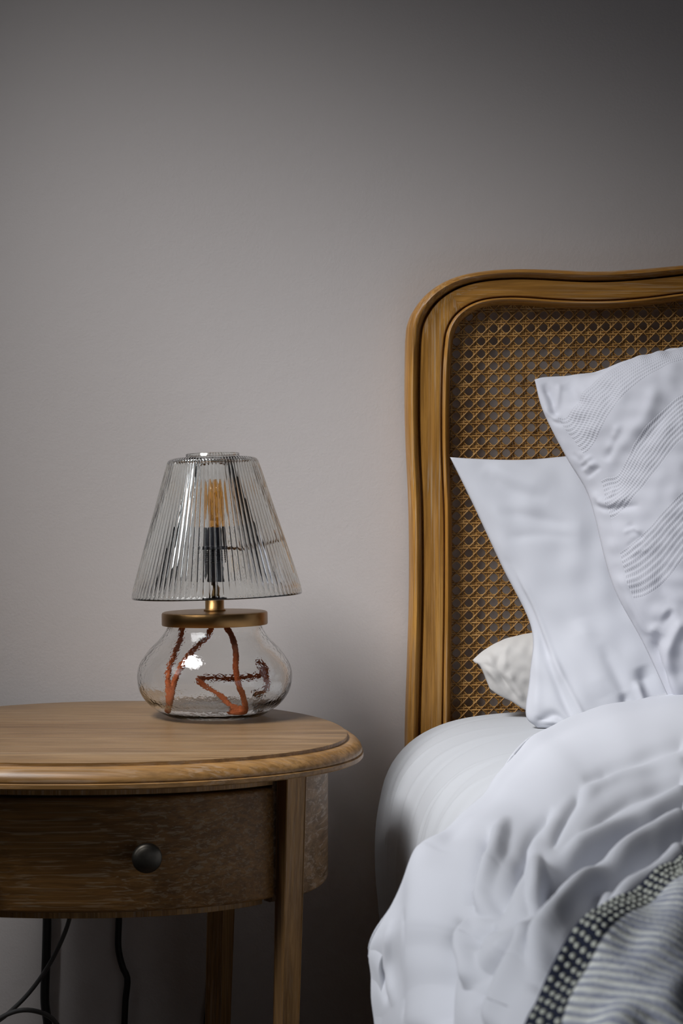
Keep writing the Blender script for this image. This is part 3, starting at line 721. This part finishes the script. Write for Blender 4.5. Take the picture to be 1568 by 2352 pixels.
# ------------------------------------------------------------ duvet
A = [(2500, 1590, 1.88), (2100, 1585, 1.90), (1800, 1592, 1.88), (1568, 1606, 1.84), (1464, 1629, 1.78), (1392, 1640, 1.74), (1316, 1667, 1.68), (1264, 1693, 1.60), (1221, 1714, 1.53), (1183, 1753, 1.44), (1144, 1805, 1.35), (1116, 1848, 1.28), (1058, 1896, 1.215), (1025, 1934, 1.17), (982, 1982, 1.125),
     (939, 2039, 1.108), (896, 2106, 1.118), (863, 2158, 1.13), (854, 2187, 1.135), (862, 2244, 1.135), (865, 2301, 1.132), (868, 2352, 1.13), (880, 2600, 1.10)]
B = [(2500, 1990, .90), (2100, 1960, .90), (1800, 1950, .87), (1568, 2005, .84), (1540, 2022, .827), (1488, 2058, .80), (1440, 2092, .78), (1392, 2130, .76), (1355, 2162, .745), (1321, 2196, .73), (1295, 2232, .72), (1273, 2268, .71), (1250, 2310, .70), (1235, 2352, .69), (1215, 2420, .675), (1190, 2600, .65)]
NU, NV = 420, 300
Aw = arclen(catmull([P(*p) for p in A], 3000), 800); Bw = arclen(catmull([P(*p) for p in B], 3000), 800)
# pair both edges by matching normalised length within the frame part and beyond
def reparam(Wd, keys, n_each):
    idx = [int(np.argmin(((Wd-np.array(k))**2).sum(1))) for k in keys]; out = []
    for a, b, n in zip(idx[:-1], idx[1:], n_each): out.append(arclen(Wd[a:b+1], n)[:-1])
    return np.vstack(out+[Wd[idx[-1]][None]])
kA = [P(*A[0]), P(*A[3]), P(*A[9]), P(*A[14]), P(*A[18]), P(*A[21]), P(*A[22])]
kB = [P(*B[0]), P(*B[3]), P(*B[6]), P(*B[9]), P(*B[11]), P(*B[13]), P(*B[15])]
ne = [60, 110, 80, 70, 60, 40]
Ar = reparam(Aw, kA, ne); Br = reparam(Bw, kB, ne); NU = len(Ar)
tan = np.gradient(Ar, axis=0); inw = Br-Ar; inw[:, 2] = 0; inw /= np.linalg.norm(inw, axis=1)[:, None]
rowsD = []
upz = np.array([0, 0, 1.0])
hang = np.clip((.655-Ar[:, 2])/.06, 0, 1)[:, None]       # where the duvet falls over the side
rowsD.append(Ar+inw*(.05)*(1-hang)+inw*.04*hang-upz*.02*(1-hang)-upz*.0*hang)
rowsD.append(Ar+inw*.010-upz*.016*(1-hang)+inw*.012*hang)
rowsD.append(Ar)
rowsD.append(Ar+inw*.018+upz*.010)
for t in (.15, .3, .45, .6, .75, .88):
    q = Ar*(1-t)+Br*t; q = q+upz*(.022*math.sin(PI*t)); rowsD.append(q)
rowsD.append(Br); rowsD.append(Br-inw*0+np.array([.03, -.02, -.03])); 
R = np.array(rowsD)
Gd = np.stack([arclen_keep(R[:, i], NV) for i in range(NU)], 1)
px, py = proj(Gd); Nd = grid_normals(Gd)
def C5(*a): return [(820+x/2.096, 1600+y/2.096) for x, y in a]
RD = [  # dark valleys
 (C5((670, 640), (610, 780), (570, 920), (560, 1030)), 20, -.012), (C5((520, 1070), (480, 1200), (455, 1350), (440, 1576)), 17, -.014, (0, 1)),
 (C5((840, 740), (760, 870), (700, 1000), (620, 1110)), 17, -.010), (C5((700, 1120), (640, 1130), (600, 1180), (590, 1250)), 11, -.008),
 (C5((1100, 460), (980, 640), (930, 760)), 14, -.006), (C5((960, 560), (840, 680), (790, 800)), 13, -.005),
 (C5((1568, 560), (1300, 670), (1130, 770), (960, 880), (880, 1000), (760, 1180), (620, 1370), (560, 1440)), 19, -.017, (1, 0)),
 (C5((1568, 690), (1380, 830), (1200, 900), (1120, 1060), (1020, 1220), (900, 1330), (860, 1450)), 19, -.016, (1, 0)),
 (C5((1000, 960), (940, 1060), (890, 1180)), 14, -.008), (C5((800, 1080), (790, 1200), (720, 1330), (600, 1480), (580, 1540)), 16, -.012),
 (C5((1568, 240), (1300, 330), (1080, 420)), 16, -.006, (1, 0)), (C5((1568, 420), (1350, 500), (1180, 600), (1080, 680)), 14, -.006, (1, 0)),
 (C5((270, 1040), (290, 1180), (280, 1400), (250, 1560)), 8, -.005), (C5((130, 1300), (145, 1400), (170, 1480)), 7, -.003), (C5((180, 1080), (160, 1200), (170, 1350), (210, 1500)), 9, .003),
 (C5((1300, 870), (1240, 960), (1180, 1080), (1130, 1130)), 12, -.009),
 # bright crests
 (C5((720, 600), (660, 820), (620, 980), (640, 1080)), 14, .010), (C5((540, 1080), (545, 1200), (570, 1320), (560, 1420)), 11, .010),
 (C5((850, 760), (870, 900), (840, 1060), (720, 1200), (630, 1320)), 13, .011), (C5((840, 1050), (830, 1250), (760, 1420), (700, 1576)), 17, .012, (0, 1)),
 (C5((1568, 480), (1350, 600), (1100, 720), (960, 850)), 14, .007, (1, 0)), (C5((1568, 620), (1380, 730), (1220, 850), (1080, 960), (960, 1120), (900, 1240), (850, 1400)), 13, .014, (1, 0)),
 (C5((1210, 900), (1190, 980), (1150, 1050)), 8, .008), (C5((1568, 760), (1420, 890), (1280, 980), (1130, 1120)), 13, .011, (1, 0)),
 (C5((1200, 420), (1050, 520), (900, 700)), 15, .004), (C5((1568, 330), (1300, 390), (1120, 470)), 12, .004, (1, 0)),
 (C5((400, 560), (340, 900), (330, 1300), (350, 1570)), 45, .010, (0, 1)),
]
DH = 0.90
RD = [(q[0], q[1]*.8, *q[2:]) for q in RD]
tv = np.linspace(0, 1, NV)[:, None]; em = np.clip((tv-.10)/.10, 0, 1)*np.clip((1.0-tv)/.05, 0, 1)
dd = ridge_field(px, py, RD)*em*DH+smooth_noise(px, py, 170, .0008, 21)*em
for _ in range(10):
    dd[1:-1, 1:-1] = (dd[1:-1, 1:-1]*2+dd[:-2, 1:-1]+dd[2:, 1:-1]+dd[1:-1, :-2]+dd[1:-1, 2:])/6
Gd = Gd+Nd*dd[..., None]
sd, _ = fabric('duvet_cotton', (0.58, 0.595, 0.645), cloud=10, cstr=0.08)
o = link('duvet', Gd.reshape(-1, 3), grid_faces(NU, NV), sd.m); fix_normals(o)
so_ = o.modifiers.new('thickness', 'SOLIDIFY'); so_.thickness = .006; so_.offset = -1 if False else 0
tag(o, 'rumpled white duvet folded back diagonally and hanging over the side of the bed', 'duvet')

# ------------------------------------------------------------ knitted throw
s = NT('throw_body'); uvn = s.n('ShaderNodeUVMap').outputs['UV']; sep = s.n('ShaderNodeSeparateXYZ'); s.l(uvn, sep.inputs[0]); U_, V_ = sep.outputs[0], sep.outputs[1]
co = s.n('ShaderNodeTexCoord').outputs['Object']
PE = .0064
wob = s.math('MULTIPLY', s.noise(co, 60, 3), .0025)
ph = s.math('MULTIPLY', s.math('ADD', U_, wob), 2*PI/PE)
st = s.ramp(s.math('MULTIPLY_ADD', s.math('SINE', ph), .5, .5), [(0.12, (0.27, 0.29, 0.37)), (0.42, (0.62, 0.65, 0.66)), (0.75, (0.84, 0.86, 0.81))])
st = s.mix(s.ramp(s.noise(co, 420, 3), [(0.42, (0.35,)*3), (0.58, (0,)*3)]), st, (0.48, 0.50, 0.54))
bd = s.n('ShaderNodeMapRange'); bd.inputs['From Min'].default_value = .0158; bd.inputs['From Max'].default_value = .0166; s.l(V_, bd.inputs['Value'])
colr = s.mix(bd.outputs[0], (0.022, 0.026, 0.045), st)
s.set(Base_Color=colr, Roughness=0.95, Normal=s.bump(s.noise(co, 700, 3), 0.5, 0.0012), Specular_IOR_Level=0.1); M_throw = s.m
T0 = [(2300, 1880, .875), (1800, 1930, .85), (1568, 1990, .838), (1540, 2010, .822), (1488, 2046, .795), (1440, 2082, .775), (1392, 2120, .755), (1355, 2152, .74), (1321, 2186, .725), (1295, 2222, .715), (1273, 2258, .705), (1250, 2302, .695), (1232, 2352, .685), (1212, 2420, .67), (1185, 2600, .645)]
T1 = [(x+430, y+150, Y-(.008 if y < 2100 else .008+.05*min(1, (y-2100)/250))) for x, y, Y in T0]
t0 = arclen(catmull([P(*p) for p in T0], 1500), 900); t1 = arclen(catmull([P(*p) for p in T1], 1500), 900)
t0 = t0+np.array([0, -.004, .009]); t1 = t1+np.array([0, 0, .006])
nW = 110; ts = np.linspace(0, 1, nW)[:, None, None]
Gt = t0[None]*(1-ts)+t1[None]*ts; Gt[..., 2] += (.012*np.sin(PI*ts[..., 0])*1.0)
Uc = np.r_[0, np.cumsum(np.linalg.norm(np.diff(t0, axis=0), axis=1))]; Uc = np.broadcast_to(Uc[None], Gt.shape[:2])
Vc = np.concatenate([np.zeros((1, 900)), np.cumsum(np.linalg.norm(np.diff(Gt, axis=0), axis=2), axis=0)], 0)
Nt = grid_normals(Gt)
px, py = proj(Gt)
Gt = Gt+Nt*(smooth_noise(px, py, 160, .002, 31)+.0007*np.sin(Uc*2*PI/PE)*np.clip((Vc-.016)/.003, 0, 1))[..., None]
edge0 = Gt[0]+np.array([-.004, .003, -.012])
GG = np.concatenate([edge0[None], Gt], 0); UVt = np.stack([np.concatenate([Uc[:1], Uc], 0), np.concatenate([Vc[:1]*0, Vc], 0)], -1)
throw = link('throw_blanket', GG.reshape(-1, 3), grid_faces(900, nW+1), M_throw, uv=UVt.reshape(-1, 2)); fix_normals(throw)
so_ = throw.modifiers.new('thickness', 'SOLIDIFY'); so_.thickness = .003; so_.offset = 0
tag(throw, 'ribbed grey throw blanket with a dark dotted border lying over the duvet', 'blanket')
# pale stitch dots of the border
dv = []; df = []
ul = Uc[0]; DP = .0066
def surf(u, v):
    i = float(np.interp(u, ul, np.arange(900))); i0_ = int(min(i, 898)); fi = i-i0_
    c0 = np.interp(v, Vc[:, i0_], np.arange(nW)); j0 = int(min(c0, nW-2)); fj = c0-j0
    a = Gt[j0, i0_]*(1-fi)*(1-fj)+Gt[j0, i0_+1]*fi*(1-fj)+Gt[j0+1, i0_]*(1-fi)*fj+Gt[j0+1, i0_+1]*fi*fj
    return a, Nt[j0, i0_], (Gt[j0, i0_+1]-Gt[j0, i0_])
r_ = np.random.default_rng(2)
for k in range(4):
    vv_ = .0022+k*.0041
    u = .02+(.5*DP if k % 2 else 0)
    while u < ul[-1]-.01:
        c, n_, tu = surf(u+r_.normal(0, .00025), vv_+r_.normal(0, .0002)); tu = tu/np.linalg.norm(tu); tv_ = np.cross(n_, tu)
        rr = .0017*r_.uniform(.85, 1.12); b0 = len(dv)
        for lev, (q, h) in enumerate(((1.0, .0013), (.75, .0023), (.0, .0028))):
            m_ = 8 if q else 1
            for i in range(m_):
                a = 2*PI*i/8; dv.append(c+n_*h+(tu*math.cos(a)+tv_*math.sin(a))*rr*q)
        for i in range(8):
            j = (i+1) % 8; df.append((b0+i, b0+j, b0+8+j, b0+8+i)); df.append((b0+8+i, b0+8+j, b0+16))
        u += DP
s = NT('pale_wool'); co = s.n('ShaderNodeTexCoord').outputs['Object']
s.set(Base_Color=(0.50, 0.52, 0.46), Roughness=0.95, Normal=s.bump(s.noise(co, 900, 2), 0.5, 0.001)); 
o = link('border_dots', dv, df, s.m, kind='stuff'); o.parent = throw; tag(o, 'pale knitted dots in the dark border')
